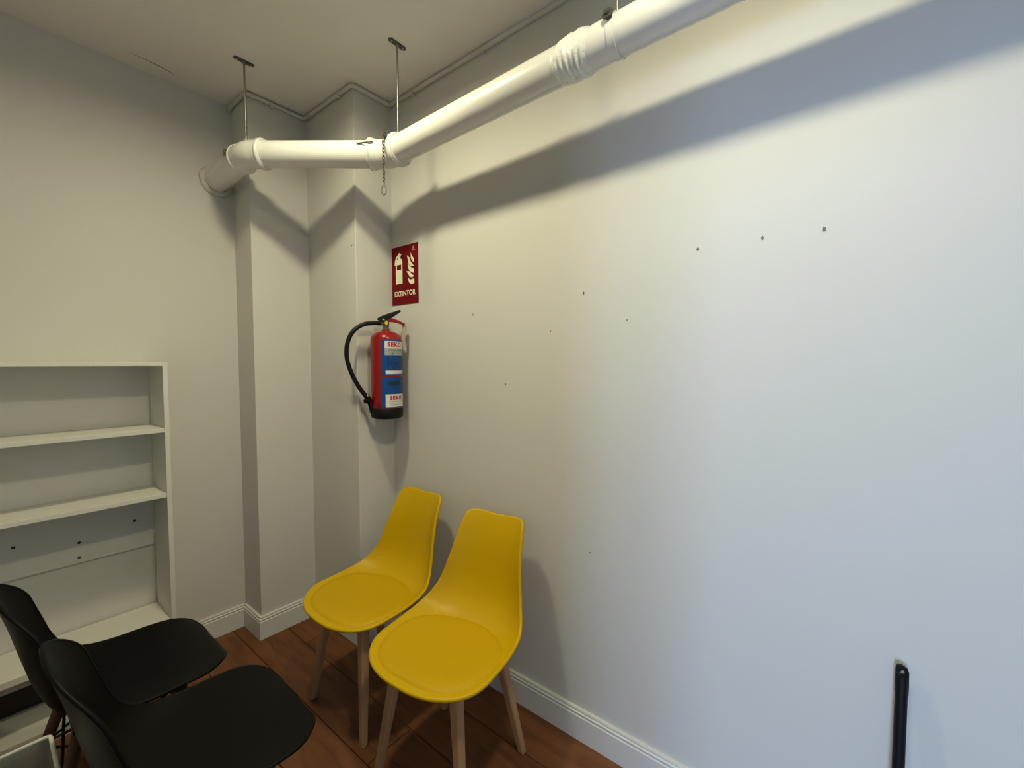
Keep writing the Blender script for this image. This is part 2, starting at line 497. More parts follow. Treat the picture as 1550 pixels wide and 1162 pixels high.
box_obj('apron', (F - 0.060, F - 0.044, -SW + TH, -TH, 0.232, 0.273), 'board', SH)
lp_ = box_obj('back_panel', (0.017, 0.027, -SW + TH, -TH, 0.053, 0.272), 'darkboard', SH)  # dark brown sheet added to darken the lowest compartment
lp_['label'] = 'dark brown sheet added at the back of the lowest compartment'
bp = box_obj('back_panel', (0.001, 0.013, -SW + TH, -TH, 0.590, ZT - TH), 'board', SH)
for (y, z) in [(-1.335, .719), (-1.150, .678), (-1.152, .612), (-0.965, .720)]:
    bm = bmesh.new(); lathe(bm, [(0.0062, -0.0005), (0.0055, 0.0012), (0.004, 0.0008), (0, 0.0003)], 10)
    bmesh.ops.transform(bm, matrix=Matrix.Translation((0.013, y + 0.875, z)) @ Matrix.Rotation(PI / 2, 4, 'Y'), verts=bm.verts[:])
    bm_obj('screw_hole', bm, 'hole', bp, smooth=True)

# ---------------------------------------------------------------- shell chairs
def shell_surface(profile, width, edge, front_c, back_c, pf, pb, dip=0.0):
    """profile: [(s, y, z)] centre line; width(s) half width; edge(s): how far the sides curl towards the sitter"""
    pts = catmull([(0, y, z) for y, z in profile], 16)
    cum = [0]
    for a, b in zip(pts, pts[1:]): cum.append(cum[-1] + (b - a).length)
    T = cum[-1]
    def at(s):
        d = min(max(s, 0), 1) * T
        for i in range(len(cum) - 1):
            if d <= cum[i + 1] or i == len(cum) - 2:
                k = (d - cum[i]) / max(cum[i + 1] - cum[i], 1e-9)
                p = pts[i].lerp(pts[i + 1], k)
                a, b = pts[max(i - 2, 0)], pts[min(i + 3, len(pts) - 1)]
                t = (b - a).normalized()
                return p, Vector((0, -t.z, t.y))   # normal towards the sitter
    def interp(tab, s):
        n = len(tab)
        for i in range(n - 1):
            (a, va), (b, vb) = tab[i], tab[i + 1]
            if s <= b or i == n - 2:
                k = min(max((s - a) / (b - a), 0), 1)
                ma = (vb - tab[i - 1][1]) / (b - tab[i - 1][0]) if i > 0 else (vb - va) / (b - a)
                mb = (tab[i + 2][1] - va) / (tab[i + 2][0] - a) if i < n - 2 else (vb - va) / (b - a)
                h = b - a
                return ((2 * k ** 3 - 3 * k * k + 1) * va + (k ** 3 - 2 * k * k + k) * h * ma + (-2 * k ** 3 + 3 * k * k) * vb + (k ** 3 - k * k) * h * mb)
    def P(s, v):
        p, n = at(s)
        w = interp(width, s)
        e = interp(edge, s)
        return Vector((v * w, p.y, p.z)) + n * (e * abs(v) ** 3.0), n
    def outline_s(v):
        a = abs(v)
        f = front_c * (1 - (1 - a ** pf) ** (1 / pf))
        b = 1 - back_c * (1 - (1 - a ** pb) ** (1 / pb)) - dip * (1 - a * a) ** 2
        return f, b
    return P, outline_s

def make_shell(name, P, outline_s, m, parent, thick=0.009, ns=44, nv=26, rim=0.0):
    V, Fc = [], []
    vs = [math.sin((j / nv - 0.5) * PI) for j in range(nv + 1)]
    for i in range(ns + 1):
        for v in vs:
            f, b = outline_s(min(abs(v), 0.9995) * (1 if v >= 0 else -1))
            tt = i / ns
            tt = 0.5 - 0.5 * math.cos(PI * tt) * (0.35) - 0.5 * (1 - 2 * tt) * 0.65
            V.append(P(f + (b - f) * tt, v)[0])
    W = nv + 1
    for i in range(ns):
        for j in range(nv):
            Fc.append((i * W + j, i * W + j + 1, (i + 1) * W + j + 1, (i + 1) * W + j))
    me = bpy.data.meshes.new(name)
    me.from_pydata([tuple(v) for v in V], [], Fc); me.update()
    o = link(name, me, m, parent, True)
    sd = o.modifiers.new('thickness', 'SOLIDIFY'); sd.thickness = thick; sd.offset = 0.0; sd.use_even_offset = False
    if rim: pass
    bv = o.modifiers.new('bevel', 'BEVEL'); bv.width = thick * 0.42; bv.segments = 3; bv.limit_method = 'ANGLE'; bv.angle_limit = 1.0
    return o

def rim_loop(P, outline_s, nv=40, ns=40):
    pts = []
    vs = [math.sin((j / nv - 0.5) * PI) * 0.9995 for j in range(nv + 1)]
    for v in vs: pts.append(P(outline_s(v)[0], v)[0])
    f, b = outline_s(0.9995)
    for i in range(1, ns): pts.append(P(f + (b - f) * i / ns, 0.9995)[0])
    for v in reversed(vs): pts.append(P(outline_s(v)[1], v)[0])
    for i in range(1, ns): pts.append(P(b + (f - b) * i / ns, -0.9995)[0])
    out = [pts[0]]
    for p in pts[1:]:
        if (p - out[-1]).length > 0.006: out.append(p)
    if (out[-1] - out[0]).length < 0.006: out.pop()
    return out

# yellow chair: faces -y, origin on the floor between the legs
YP = [(-0.252, 0.456), (-0.22, 0.455), (-0.14, 0.442), (-0.03, 0.434), (0.07, 0.438), (0.140, 0.458), (0.192, 0.505), (0.222, 0.565), (0.242, 0.640), (0.262, 0.720), (0.286, 0.790), (0.306, 0.836)]
YW = [(0, 0.224), (0.12, 0.233), (0.30, 0.236), (0.46, 0.224), (0.62, 0.192), (0.80, 0.160), (1.0, 0.134)]
YE_ = [(0, 0.006), (0.15, 0.028), (0.35, 0.046), (0.55, 0.056), (0.72, 0.050), (0.86, 0.037), (1.0, 0.022)]
P_y, out_y = shell_surface(YP, YW, YE_, 0.19, 0.06, 2.4, 3.2, 0.014)

def tapered_leg(bm, top, bot, wt, wb, rnd=0.3, n=4):
    """square leg with chamfered corners; top and bottom cut level"""
    top, bot = Vector(top), Vector(bot)
    rings = []
    for p, w in ((bot, wb * 0.86), (bot + (top - bot) * 0.012, wb), (top, wt)):
        c = w * rnd
        loop = [(w - c, -w), (w, -w + c), (w, w - c), (w - c, w), (-w + c, w), (-w, w - c), (-w, -w + c), (-w + c, -w)]
        rings.append([bm.verts.new((p.x + a, p.y + b, p.z)) for a, b in loop])
    for a, b in zip(rings, rings[1:]):
        for i in range(8): bm.faces.new((a[i], a[(i + 1) % 8], b[(i + 1) % 8], b[i]))
    bm.faces.new(rings[0][::-1]); bm.faces.new(rings[-1])

def make_yellow():
    t = empty('shell_chair')
    make_shell('seat_shell', P_y, out_y, 'yellow', t, 0.013)
    bm = bmesh.new(); sweep(bm, rim_loop(P_y, out_y), 0.0070, 8, closed=True)
    bm_obj('rim', bm, 'yellow', t, smooth=True)
    # cushion: a domed oval pad lying on the seat part of the shell
    V, Fc = [], []
    nr, na = 12, 56
    sc, sa, va = 0.250, 0.234, 0.945
    def pad(r, th):
        cx, sy = math.cos(th), math.sin(th)
        ex = 2 / 2.8 if cx < 0 else 2 / 2.3
        s = sc + sa * r * math.copysign(abs(cx) ** ex, cx)
        v = va * r * math.copysign(abs(sy) ** ex, sy)
        if cx > 0: v *= 1.0
        p, n = P_y(s, v)
        h = 0.006 + 0.017 * (1 - r ** 7) - (0.010 if r > 0.995 else 0)
        return p + n * h
    V.append(pad(0, 0))
    for i in range(1, nr + 1):
        r = (i / nr) ** 0.6
        for k in range(na): V.append(pad(r, 2 * PI * k / na))
    for k in range(na): Fc.append((0, 1 + k, 1 + (k + 1) % na))
    for i in range(nr - 1):
        for k in range(na):
            a = 1 + i * na + k; b = 1 + i * na + (k + 1) % na
            Fc.append((a, b, b + na, a + na))
    pd_obj('seat_cushion', V, Fc, 'yellow_pad', t, True)
    for sx in (-1, 1):
        for sy in (-1, 1):
            bm = bmesh.new()
            tapered_leg(bm, (sx * 0.128, sy * 0.118 - 0.01, 0.426), (sx * 0.192, sy * 0.177, 0), 0.0195, 0.0125)
            bm_obj('leg', bm, 'beech', t, bevel=0.002)
    bm = bmesh.new()
    for sy in (-1, 1): box(bm, -0.135, 0.135, sy * 0.118 - 0.024, sy * 0.118 + 0.004, 0.396, 0.420)
    for sx in (-1, 1): box(bm, sx * 0.128 - 0.013, sx * 0.128 + 0.013, -0.13, 0.11, 0.400, 0.418)
    bm_obj('underframe', bm, 'darkmetal', t, bevel=0.002)
    return t
yc1 = make_yellow()
yc1.location = (1.010, -0.366, 0)
tag(yc1, 'yellow shell chair with wooden legs beside the corner column', 'chair', 'yellow shell chairs')
yc2 = copy_tree(yc1)
yc2.location = (1.519, -0.386, 0)
yc2.rotation_euler = (0, 0, 0.105)
yc2['label'] = 'yellow shell chair between the other yellow chair and the bare wall'

# black moulded chairs: face +y, wooden dowel legs with black wire bracing
KP = [(0.262, 0.405), (0.250, 0.428), (0.215, 0.443), (0.12, 0.440), (0.0, 0.428), (-0.09, 0.432), (-0.155, 0.465), (-0.190, 0.535), (-0.214, 0.635), (-0.236, 0.740), (-0.260, 0.828)]
KW = [(0, 0.200), (0.14, 0.228), (0.34, 0.232), (0.55, 0.220), (0.75, 0.205), (0.9, 0.185), (1.0, 0.165)]
KE = [(0, 0.0), (0.15, 0.008), (0.35, 0.030), (0.52, 0.058), (0.68, 0.054), (0.85, 0.044), (1.0, 0.032)]
def flipy(prof): return [(-y, z) for y, z in prof]
P_k0, out_k = shell_surface(flipy(KP), KW, KE, 0.16, 0.17, 2.2, 2.0)
def P_k(s, v):
    p, n = P_k0(s, v)
    return Vector((p.x, -p.y, p.z)), Vector((n.x, -n.y, n.z))

def make_black():
    t = empty('moulded_chair')
    make_shell('seat_shell', P_k, out_k, 'black_plastic', t, 0.008)
    bm = bmesh.new(); sweep(bm, rim_loop(P_k, out_k), 0.0052, 8, closed=True)
    bm_obj('rim', bm, 'black_plastic', t, smooth=True)
    for sx in (-1, 1):
        for sy in (-1, 1):
            bm = bmesh.new()
            sweep(bm, [(sx * 0.125, sy * 0.115, 0.400), (sx * 0.175, sy * 0.172, 0.2), (sx * 0.225, sy * 0.230, 0.0)], [0.0165, 0.0160, 0.0115], 12)
            bm_obj('leg', bm, 'walnut', t, smooth=True)
    bm = bmesh.new()
    for sy in (-1, 1):
        cyl(bm, (-0.175, sy * 0.165, 0.225), (0.115, sy * 0.120, 0.405), 0.0042, n=8)
        cyl(bm, (0.175, sy * 0.165, 0.225), (-0.115, sy * 0.120, 0.405), 0.0042, n=8)
    for sx in (-1, 1):
        cyl(bm, (sx * 0.175, -0.165, 0.225), (sx * 0.120, 0.115, 0.405), 0.0042, n=8)
        cyl(bm, (sx * 0.175, 0.165, 0.225), (sx * 0.120, -0.115, 0.405), 0.0042, n=8)
    cyl(bm, (-0.178, -0.172, 0.21), (0.178, 0.172, 0.21), 0.004, n=8)
    cyl(bm, (0.178, -0.172, 0.21), (-0.178, 0.172, 0.21), 0.004, n=8)
    bm_obj('wire_brace', bm, 'black', t, smooth=True)
    bm = bmesh.new()
    box(bm, -0.14, 0.14, -0.13, -0.10, 0.400, 0.412); box(bm, -0.14, 0.14, 0.10, 0.13, 0.400, 0.412)
    box(bm, -0.14, -0.11, -0.10, 0.10, 0.400, 0.412); box(bm, 0.11, 0.14, -0.10, 0.10, 0.400, 0.412)
    lathe(bm, [(0, 0.400), (0.02, 0.400), (0.02, 0.430), (0, 0.430)], 10, Matrix.Translation((-0.12, 0, 0)))
    lathe(bm, [(0, 0.400), (0.02, 0.400), (0.02, 0.430), (0, 0.430)], 10, Matrix.Translation((0.12, 0, 0)))
    bm_obj('seat_mount', bm, 'black', t)
    return t
bc1 = make_black()
bc1.location = (0.775, -1.145, 0)
bc1.rotation_euler = (0, 0, 0.0)
tag(bc1, 'black moulded chair with dark wooden legs in front of the shelf unit', 'chair', 'black moulded chairs')
bc2 = copy_tree(bc1)
bc2.location = (1.278, -1.085, 0)
bc2.rotation_euler = (0, 0, -0.03)
bc2['label'] = 'black moulded chair between the other black chair and the open floor'

# ---------------------------------------------------------------- waste pipe under the ceiling
PR = 0.055
p0, p1, p2, p3 = Vector((0, -0.585, 2.398)), Vector((0.445, -0.600, 2.398)), Vector((1.000, -0.245, 2.367)), Vector((XE + 0.02, -0.245, 2.411))
pipe = tag(empty('drain_pipe', (0, 0, 0)), 'thick white plastic drain pipe hanging below the ceiling', 'pipe')
d01, d12, d23 = (p1 - p0).normalized(), (p2 - p1).normalized(), (p3 - p2).normalized()
def seg(a, b, name='pipe_section'):
    bm = bmesh.new(); cyl(bm, a, b, PR, n=48)
    return bm_obj(name, bm, 'pvc', pipe, auto=0.6)
EL = 0.085
seg(p0 - d01 * 0.02, p1 - d01 * (EL - 0.02))
seg(p1 + d12 * (EL - 0.02), p2 - d12 * (EL - 0.02))
seg(p2 + d23 * (EL - 0.02), p3)
def elbow(c, da, db):
    bm = bmesh.new()
    a, b = c - da * EL, c + db * EL
    arc = [a, a + da * 0.012, a + da * 0.030]
    q0, q1 = c - da * 0.045, c + db * 0.045
    for i in range(9):
        s = i / 8
        arc.append(q0 * (1 - s) ** 2 + c * 2 * s * (1 - s) + q1 * s * s)
    arc += [b - db * 0.030, b - db * 0.012, b]
    rad = [0.0610, 0.0630, 0.0600] + [0.0585] * 9 + [0.0600, 0.0630, 0.0610]
    sweep(bm, arc, rad, 48)
    e = bm_obj('elbow', bm, 'pvc', pipe, auto=0.7)
    for q, d in ((a + da * 0.010, da), (b - db * 0.010, db)):
        bm = bmesh.new()
        lathe(bm, [(0.060, -0.008), (0.0648, -0.007), (0.0660, 0.0), (0.0648, 0.007), (0.060, 0.008)], 48, align(q, d))
        bm_obj('socket_ring', bm, 'pvc', e, smooth=True)
    return e
e1 = elbow(p1, d01, d12)
e2 = elbow(p2, d12, d23)
# seam strips and a twist of wire on the elbows
def strip(pts, r, m, parent, name='seam'):
    bm = bmesh.new(); sweep(bm, pts, r, 6); bm_obj(name, bm, m, parent, smooth=True)
def surf(base, ax, d, r):
    d = Vector(d); d = (d - ax * d.dot(ax)).normalized()
    return base + d * r
dc = (0.55, -0.75, 0.34)
strip([surf(p2 - d12 * 0.122, d12, dc, 0.0575), surf(p2 - d12 * 0.100, d12, dc, 0.0610), surf(p2 - d12 * 0.086, d12, (0.55, -0.75, 0.27), 0.0675), surf(p2 - d12 * 0.066, d12, (0.55, -0.75, 0.30), 0.0690), surf(p2 - d12 * 0.050, d12, (0.55, -0.75, 0.38), 0.0640)], 0.0030, 'darkmetal', e2, 'wire_tie')
strip([surf(p1 + d12 * t_, d12, (0.45, -0.70, 0.95), 0.0600 + 0.004 * (t_ > 0.05)) for t_ in (-0.005, 0.02, 0.045, 0.07, 0.085)], 0.0016, 'plaster', e1)
# ring of old plaster where the pipe enters the left wall
bm = bmesh.new()
lathe(bm, [(0.052, 0.0), (0.079, 0.0), (0.077, 0.007), (0.071, 0.013), (0.063, 0.018), (0.057, 0.019)], 40, align(p0, (1, 0, 0)))
for v in bm.verts:
    k = 1 + 0.02 * math.sin(5 * math.atan2(v.co.z - p0.z, v.co.y - p0.y)) + random.uniform(-.008, .008)
    if (v.co - p0).length > 0.062:
        v.co.y = p0.y + (v.co.y - p0.y) * k; v.co.z = p0.z + (v.co.z - p0.z) * k
bm_obj('plaster_collar', bm, 'plaster', pipe, smooth=True)
# crinkled plastic wrap joint
WZ = p2.z + 0.0112
bm = bmesh.new()
prof = [(0.0555, 0)]
for k in range(6):
    b = 0.010 + k * 0.0165
    hgt = [0.0035, 0.005, 0.006, 0.004, 0.0065, 0.003][k]
    prof += [(0.0562, b), (0.0562 + hgt, b + 0.004), (0.0562 + hgt * 0.8, b + 0.007), (0.0565, b + 0.011)]
prof += [(0.0555, 0.116)]
lathe(bm, prof, 48, align((1.885, -0.245, p2.z + 0.0112), d23))
for v in bm.verts:
    a = math.atan2(v.co.z - WZ, v.co.y + 0.245)
    v.co.x += 0.012 * math.sin(a * 1 + 0.6) + 0.003 * math.sin(3 * a + v.co.x * 40)
    rr = 1 + 0.016 * math.sin(4 * a + v.co.x * 90)
    v.co.y = -0.245 + (v.co.y + 0.245) * max(rr, 1); v.co.z = WZ + (v.co.z - WZ) * max(rr, 1)
bm_obj('wrap_sleeve', bm, 'pvc_wrap', pipe, smooth=True)

# ---------------------------------------------------------------- pipe hangers
def bolt(bm, p, d, r=0.0065, L=0.02, head=0.007):
    p = Vector(p); d = Vector(d).normalized()
    cyl(bm, p, p + d * L, r * 0.55, n=8)
    lathe(bm, [(0, 0), (r, 0), (r, head), (0, head)], 6, align(p + d * L, d))

def hanger(x, y, zr, axis, label, plate_dir=(0, 1), ring_at=None, ring_axis=None, ring_r=0.0605, rod_top=ZC, bolt_dir=(0.55, -0.8, 0.2), washer=False):
    h = tag(empty('pipe_hanger', (x, y, rod_top)), label, 'pipe hanger', 'threaded rod pipe hangers')
    px, py = plate_dir
    bm = bmesh.new()
    n = 8
    outl = []
    for s, base in ((1, 0.031), (-1, -0.031)):
        for i in range(n + 1):
            a = (-PI / 2 + PI * i / n) if s > 0 else (PI / 2 + PI * i / n)
            outl.append((base + 0.011 * math.cos(a), 0.011 * math.sin(a)))
    lo = [bm.verts.new((a * px - b * py, a * py + b * px, -0.005)) for a, b in outl]
    hi = [bm.verts.new((a * px - b * py, a * py + b * px, 0.0)) for a, b in outl]
    for i in range(len(lo)):
        j = (i + 1) % len(lo); bm.faces.new((lo[i], lo[j], hi[j], hi[i]))
    bm.faces.new(lo[::-1]); bm.faces.new(hi)
    pl = bm_obj('ceiling_plate', bm, 'darkmetal', h)
    bm = bmesh.new()
    bm.free()
    for s in (-1, 1):
        bm = bmesh.new()
        lathe(bm, [(0, -0.005), (0.0055, -0.005), (0.0045, -0.0075), (0, -0.0085)], 8, Matrix.Translation((s * 0.028 * px, s * 0.028 * py, 0)))
        bm_obj('screw', bm, 'zinc', pl, smooth=True)
    bm = bmesh.new()
    cyl(bm, (0, 0, -0.004), (0, 0, zr - rod_top), 0.0042, n=10)
    lathe(bm, [(0, -0.004), (0.0075, -0.004), (0.0075, -0.014), (0, -0.014)], 6)
    bm_obj('threaded_rod', bm, 'zinc', h, auto=0.8)
    if ring_at is not None:
        c = Vector(ring_at) - Vector((x, y, rod_top))
        bm = bmesh.new()
        A = align(c, ring_axis)
        lathe(bm, [(ring_r, -0.010), (ring_r + 0.0022, -0.010), (ring_r + 0.0022, 0.010), (ring_r, 0.010)], 40, A, closed=True)
        rg = bm_obj('clamp_ring', bm, 'pvc', h, auto=0.8)
        ax = Vector(ring_axis).normalized()
        for s in (-1, 1):
            bm = bmesh.new()
            d = Vector(bolt_dir) * s; d = (d - ax * d.dot(ax)); d.z = abs(Vector(bolt_dir).z) ; d = (d - ax * d.dot(ax)).normalized()
            q = c + d * ring_r
            cyl(bm, q, q + d * 0.014, 0.0085, n=10)
            tdir = ax.cross(d).normalized()
            if tdir.z < 0: tdir = -tdir
            cyl(bm, q + d * 0.010 - tdir * 0.016, q + d * 0.010 + tdir * 0.016, 0.0035, n=8)
            lathe(bm, [(0, 0), (0.0065, 0), (0.0065, 0.006), (0, 0.006)], 6, align(q + d * 0.010 + tdir * 0.012, tdir))
            if washer: lathe(bm, [(0, 0.008), (0.0165, 0.008), (0.0165, 0.013), (0.010, 0.014), (0.009, 0.020), (0, 0.021)], 14, align(q, d))
            bm_obj('clamp_bolt', bm, 'darkmetal', rg)
        bm = bmesh.new()
        lathe(bm, [(0, 0), (0.008, 0), (0.008, 0.012), (0, 0.012)], 6, Matrix.Translation((0, 0, zr - rod_top - 0.006)))
        bm_obj('rod_nut', bm, 'pvc', h)
    return h
def on_pipe(x): return p2 + (p3 - p2) * ((x - p2.x) / (p3.x - p2.x))
hanger(0.440, -0.605, 2.458, None, 'pipe hanger rod above the pipe elbow nearest the shelf wall', (0, 1), p1 - d01 * 0.105, d01, ring_r=0.0555, bolt_dir=(0, -1, 0.25))
hanger(1.066, -0.245, 2.430, None, 'pipe hanger rod above the pipe elbow at the long wall', (0, 1), on_pipe(1.066), d23, ring_r=0.0655, bolt_dir=(0, -1, 0.45))
hanger(2.066, -0.245, 2.440, None, 'pipe hanger rod beside the crinkled wrap on the pipe', (0, 1), on_pipe(2.066), d23, ring_r=0.0560, bolt_dir=(0, -1, 0.42), washer=True)

# chain with a ring, hooked on the pipe hanger at the second elbow
cz0 = 2.405
ch = tag(empty('hanging_chain', (1.062, -0.318, cz0)), 'thin metal chain with an end ring hanging from the pipe elbow', 'chain')
bm = bmesh.new()
nl = 14; pitch = 0.0148
for k in range(nl):
    c = Vector((0, 0, -0.008 - k * pitch))
    pts = []
    for i in range(12):
        a = 2 * PI * i / 12
        u, w = 0.0056 * math.cos(a), 0.0098 * math.sin(a)
        pts.append(c + (Vector((u, 0, w)) if k % 2 else Vector((0, u, w))))
    sweep(bm, pts, 0.0020, 6, closed=True)
bm_obj('chain_links', bm, 'darkmetal', ch, smooth=True)
bm = bmesh.new()
cr = Vector((0, 0, -0.008 - nl * pitch - 0.014))
sweep(bm, [cr + Vector((0.0100 * math.cos(2 * PI * i / 20) * 0.8, 0.0100 * math.cos(2 * PI * i / 20) * 0.6, 0.019 * math.sin(2 * PI * i / 20))) for i in range(20)], 0.0024, 6, closed=True)
bm_obj('end_ring', bm, 'darkmetal', ch, smooth=True)
bm = bmesh.new()
sweep(bm, fillet([(0, 0, -0.004), (0, 0, 0.012), (0.004, 0.010, 0.020), (0.004, 0.022, 0.024)], 0.005), 0.0022, 6)
bm_obj('hook', bm, 'darkmetal', ch, smooth=True)

# ---------------------------------------------------------------- conduit in the corner of the ceiling
CR = 0.0105
cz = ZC - 0.0135
o_ = 0.0115
cond = tag(empty('cable_conduit', (0, 0, 0)), 'thin grey cable conduit following the ceiling corner', 'conduit')
path = [(0.012, YA - 0.016, cz - 0.012), (0.035, YA - 0.0135, cz), (D1 + o_, YA - o_, cz), (D1 + o_, YB - o_, cz), (D2 + o_, YB - o_, cz), (D2 + o_, -o_, cz), (XE, -o_, cz)]
bm = bmesh.new(); sweep(bm, fillet(path, 0.018, 5), CR, 12)
bm_obj('tube', bm, 'conduit', cond, smooth=True)
def clip(p, d):
    bm = bmesh.new()
    A = align(p, d)
    lathe(bm, [(CR - 0.001, -0.006), (CR + 0.0022, -0.006), (CR + 0.0022, 0.006), (CR - 0.001, 0.006)], 14, A)
    n = Vector((0, 0, 1)).cross(Vector(d)).normalized()
    q = Vector(p) + Vector((0, 0, -CR - 0.005)) - n * 0.004
    box(bm, q.x - 0.006, q.x + 0.006, q.y - 0.006, q.y + 0.006, q.z - 0.006, q.z + 0.007)
    bm_obj('clip', bm, 'conduit', cond)
for y in (-0.40,): clip((D1 + o_, y, cz), (0, 1, 0))
for x in (0.285, 0.575): clip((x, YB - o_, cz), (1, 0, 0))
for x in (0.885, 1.35, 1.9, 2.5): clip((x, -o_, cz), (1, 0, 0))

# crack in the ceiling edge above the shelf wall
bm = bmesh.new()
pts = [(0.108, -0.935, ZC), (0.106, -0.90, ZC), (0.103, -0.86, ZC), (0.097, -0.82, ZC), (0.088, -0.79, ZC), (0.078, -0.768, ZC)]
sweep(bm, pts, [0.0004, 0.0014, 0.0020, 0.0022, 0.0016, 0.0005], 6)
bm_obj('ceiling_crack', bm, 'hole_grey', bpy.data.objects['ceiling'])

# ---------------------------------------------------------------- fire extinguisher
EX, EY, EZ = D2 + 0.092, -0.110, 1.178
ext = tag(empty('fire_extinguisher', (EX, EY, EZ)), 'red fire extinguisher with a black hose and blue label', 'fire extinguisher')
ER = 0.077
bm = bmesh.new()
prof = [(0, 0.028), (ER - 0.004, 0.028), (ER, 0.034)]
prof += [(ER, 0.10 + 0.285 * i / 6) for i in range(7)]
for i in range(1, 13):
    a = i / 12 * PI / 2
    prof.append((0.022 + (ER - 0.022) * math.cos(a), 0.388 + 0.049 * math.sin(a)))
prof += [(0.021, 0.444), (0, 0.444)]
lathe(bm, prof, 56)
body = bm_obj('cylinder_body', bm, 'red', ext, auto=0.9)
bm = bmesh.new()
lathe(bm, [(0, 0.003), (ER - 0.010, 0.0), (ER - 0.002, 0.004), (ER + 0.002, 0.012), (ER + 0.0025, 0.050), (ER + 0.0005, 0.053), (ER - 0.002, 0.053), (ER - 0.002, 0.03), (0, 0.03)], 56)
bm_obj('base_skirt', bm, 'black', ext, auto=0.8)
bm = bmesh.new()
lathe(bm, [(0, 0.430), (0.0175, 0.430), (0.0175, 0.447), (0.0145, 0.450), (0.0145, 0.470), (0.0165, 0.474), (0.0165, 0.490), (0, 0.492)], 20)
bm_obj('valve', bm, 'brass', ext, auto=0.7)
# levers point away from the column (+x), as seen up and to the right
def bar(bm, pts, w0, w1, h0, h1):
    pts = [Vector(p) for p in pts]
    rings = []
    N = len(pts)
    for i, p in enumerate(pts):
        k = i / (N - 1)
        t = (pts[min(i + 1, N - 1)] - pts[max(i - 1, 0)]).normalized()
        side = Vector((0, 0, 1)).cross(t).normalized(); up = t.cross(side)
        w, h = w0 + (w1 - w0) * k, h0 + (h1 - h0) * k
        rings.append([bm.verts.new(p + side * a * w + up * b * h) for a, b in ((-1, -1), (1, -1), (1, 1), (-1, 1))])
    for a, b in zip(rings, rings[1:]):
        for i in range(4): bm.faces.new((a[i], a[(i + 1) % 4], b[(i + 1) % 4], b[i]))
    bm.faces.new(rings[0][::-1]); bm.faces.new(rings[-1])
LD = Vector((0.62, 0.78, 0)).normalized()       # lever heading in plan
def lp(a, z): return LD * a + Vector((0, 0, z))
bm = bmesh.new()
bar(bm, [lp(-0.030, 0.484), lp(-0.020, 0.495), lp(0.010, 0.511), lp(0.034, 0.523), lp(0.052, 0.532), lp(0.072, 0.543)], 0.015, 0.010, 0.020, 0.0050)
bm_obj('lever', bm, 'black', ext, bevel=0.003)
bm = bmesh.new()
bar(bm, [lp(0.000, 0.497), lp(0.034, 0.493), lp(0.064, 0.484), lp(0.092, 0.473)], 0.010, 0.0095, 0.012, 0.005)
bm_obj('carry_handle', bm, 'red', ext, bevel=0.003)
bm = bmesh.new()
cyl(bm, Vector((-0.005, -0.020, 0.494)), Vector((0.010, -0.014, 0.494)), 0.005, n=10)
bm_obj('pivot_pin', bm, 'zinc', ext, smooth=True)
bm = bmesh.new()
q = Vector((0.022, -0.012, 0.477))
for i in range(5):
    a = 2 * PI * i / 5 + 0.4
    d = Vector((math.cos(a) * 0.6, -math.cos(a) * 0.2, math.sin(a)))
    cyl(bm, q, q + d * 0.013, 0.0045, 0.002, 8)
lathe(bm, [(0, -0.004), (0.008, -0.004), (0.008, 0.004), (0, 0.004)], 10, align(q, (0.5, -0.85, 0)))
bm_obj('safety_seal', bm, 'tag_yellow', ext)
# paper tag hanging from the carry handle
bm = bmesh.new()
tq = lp(0.087, 0.470)
box(bm, -0.010, 0.010, -0.0006, 0.0006, -0.115, 0)
bmesh.ops.transform(bm, matrix=Matrix.Translation(tq) @ Matrix.Rotation(0.5, 4, 'Z') @ Matrix.Rotation(0.05, 4, 'Y'), verts=bm.verts[:])
bm_obj('inspection_tag', bm, 'tag_grey', ext)
# hose: leaves the valve towards the room, loops down to the clip on the base skirt
HD = Vector((-0.30, -0.95, 0)).normalized()
def hp(a, z): return HD * a + Vector((0, 0, z))
hose = catmull([hp(0.030, 0.475), hp(0.066, 0.475), hp(0.116, 0.464), hp(0.162, 0.428), hp(0.188, 0.372), hp(0.192, 0.305), hp(0.174, 0.235), hp(0.140, 0.165), hp(0.104, 0.112), hp(0.098, 0.102)], 8)
bm = bmesh.new(); sweep(bm, hose, 0.0108, 12)
bm_obj('hose', bm, 'black', ext, smooth=True)
bm = bmesh.new()
cyl(bm, hp(0.010, 0.475), hp(0.036, 0.475), 0.0085, n=12)
lathe(bm, [(0, 0), (0.011, 0), (0.011, 0.010), (0, 0.010)], 6, align(hp(0.012, 0.475), HD))
bm_obj('hose_fitting', bm, 'brass', ext)
nd = (hp(0.080, 0.070) - hp(0.096, 0.112)).normalized()
bm = bmesh.new(); cyl(bm, hp(0.1005, 0.122), hp(0.0935, 0.106), 0.0102, n=12)
bm_obj('hose_ferrule', bm, 'brass', ext, smooth=True)
bm = bmesh.new()
cyl(bm, hp(0.095, 0.108), hp(0.076, 0.054), 0.0125, 0.0145, 14)
cyl(bm, hp(0.076, 0.054), hp(0.073, 0.030), 0.0150, 0.013, 14)
A = align(hp(0.098, 0.094), nd)
lathe(bm, [(0, -0.010), (0.019, -0.008), (0.020, 0.006), (0.015, 0.012), (0, 0.012)], 14, A)
bm_obj('nozzle', bm, 'black', ext, auto=0.8)
# wall bracket behind the cylinder
bm = bmesh.new()
box(bm, D2 - EX, D2 - EX + 0.004, -0.015, 0.015, 0.16, 0.33)
box(bm, D2 - EX, -0.070, -0.010, 0.010, 0.30, 0.31)
bm_obj('wall_bracket', bm, 'darkmetal', ext)
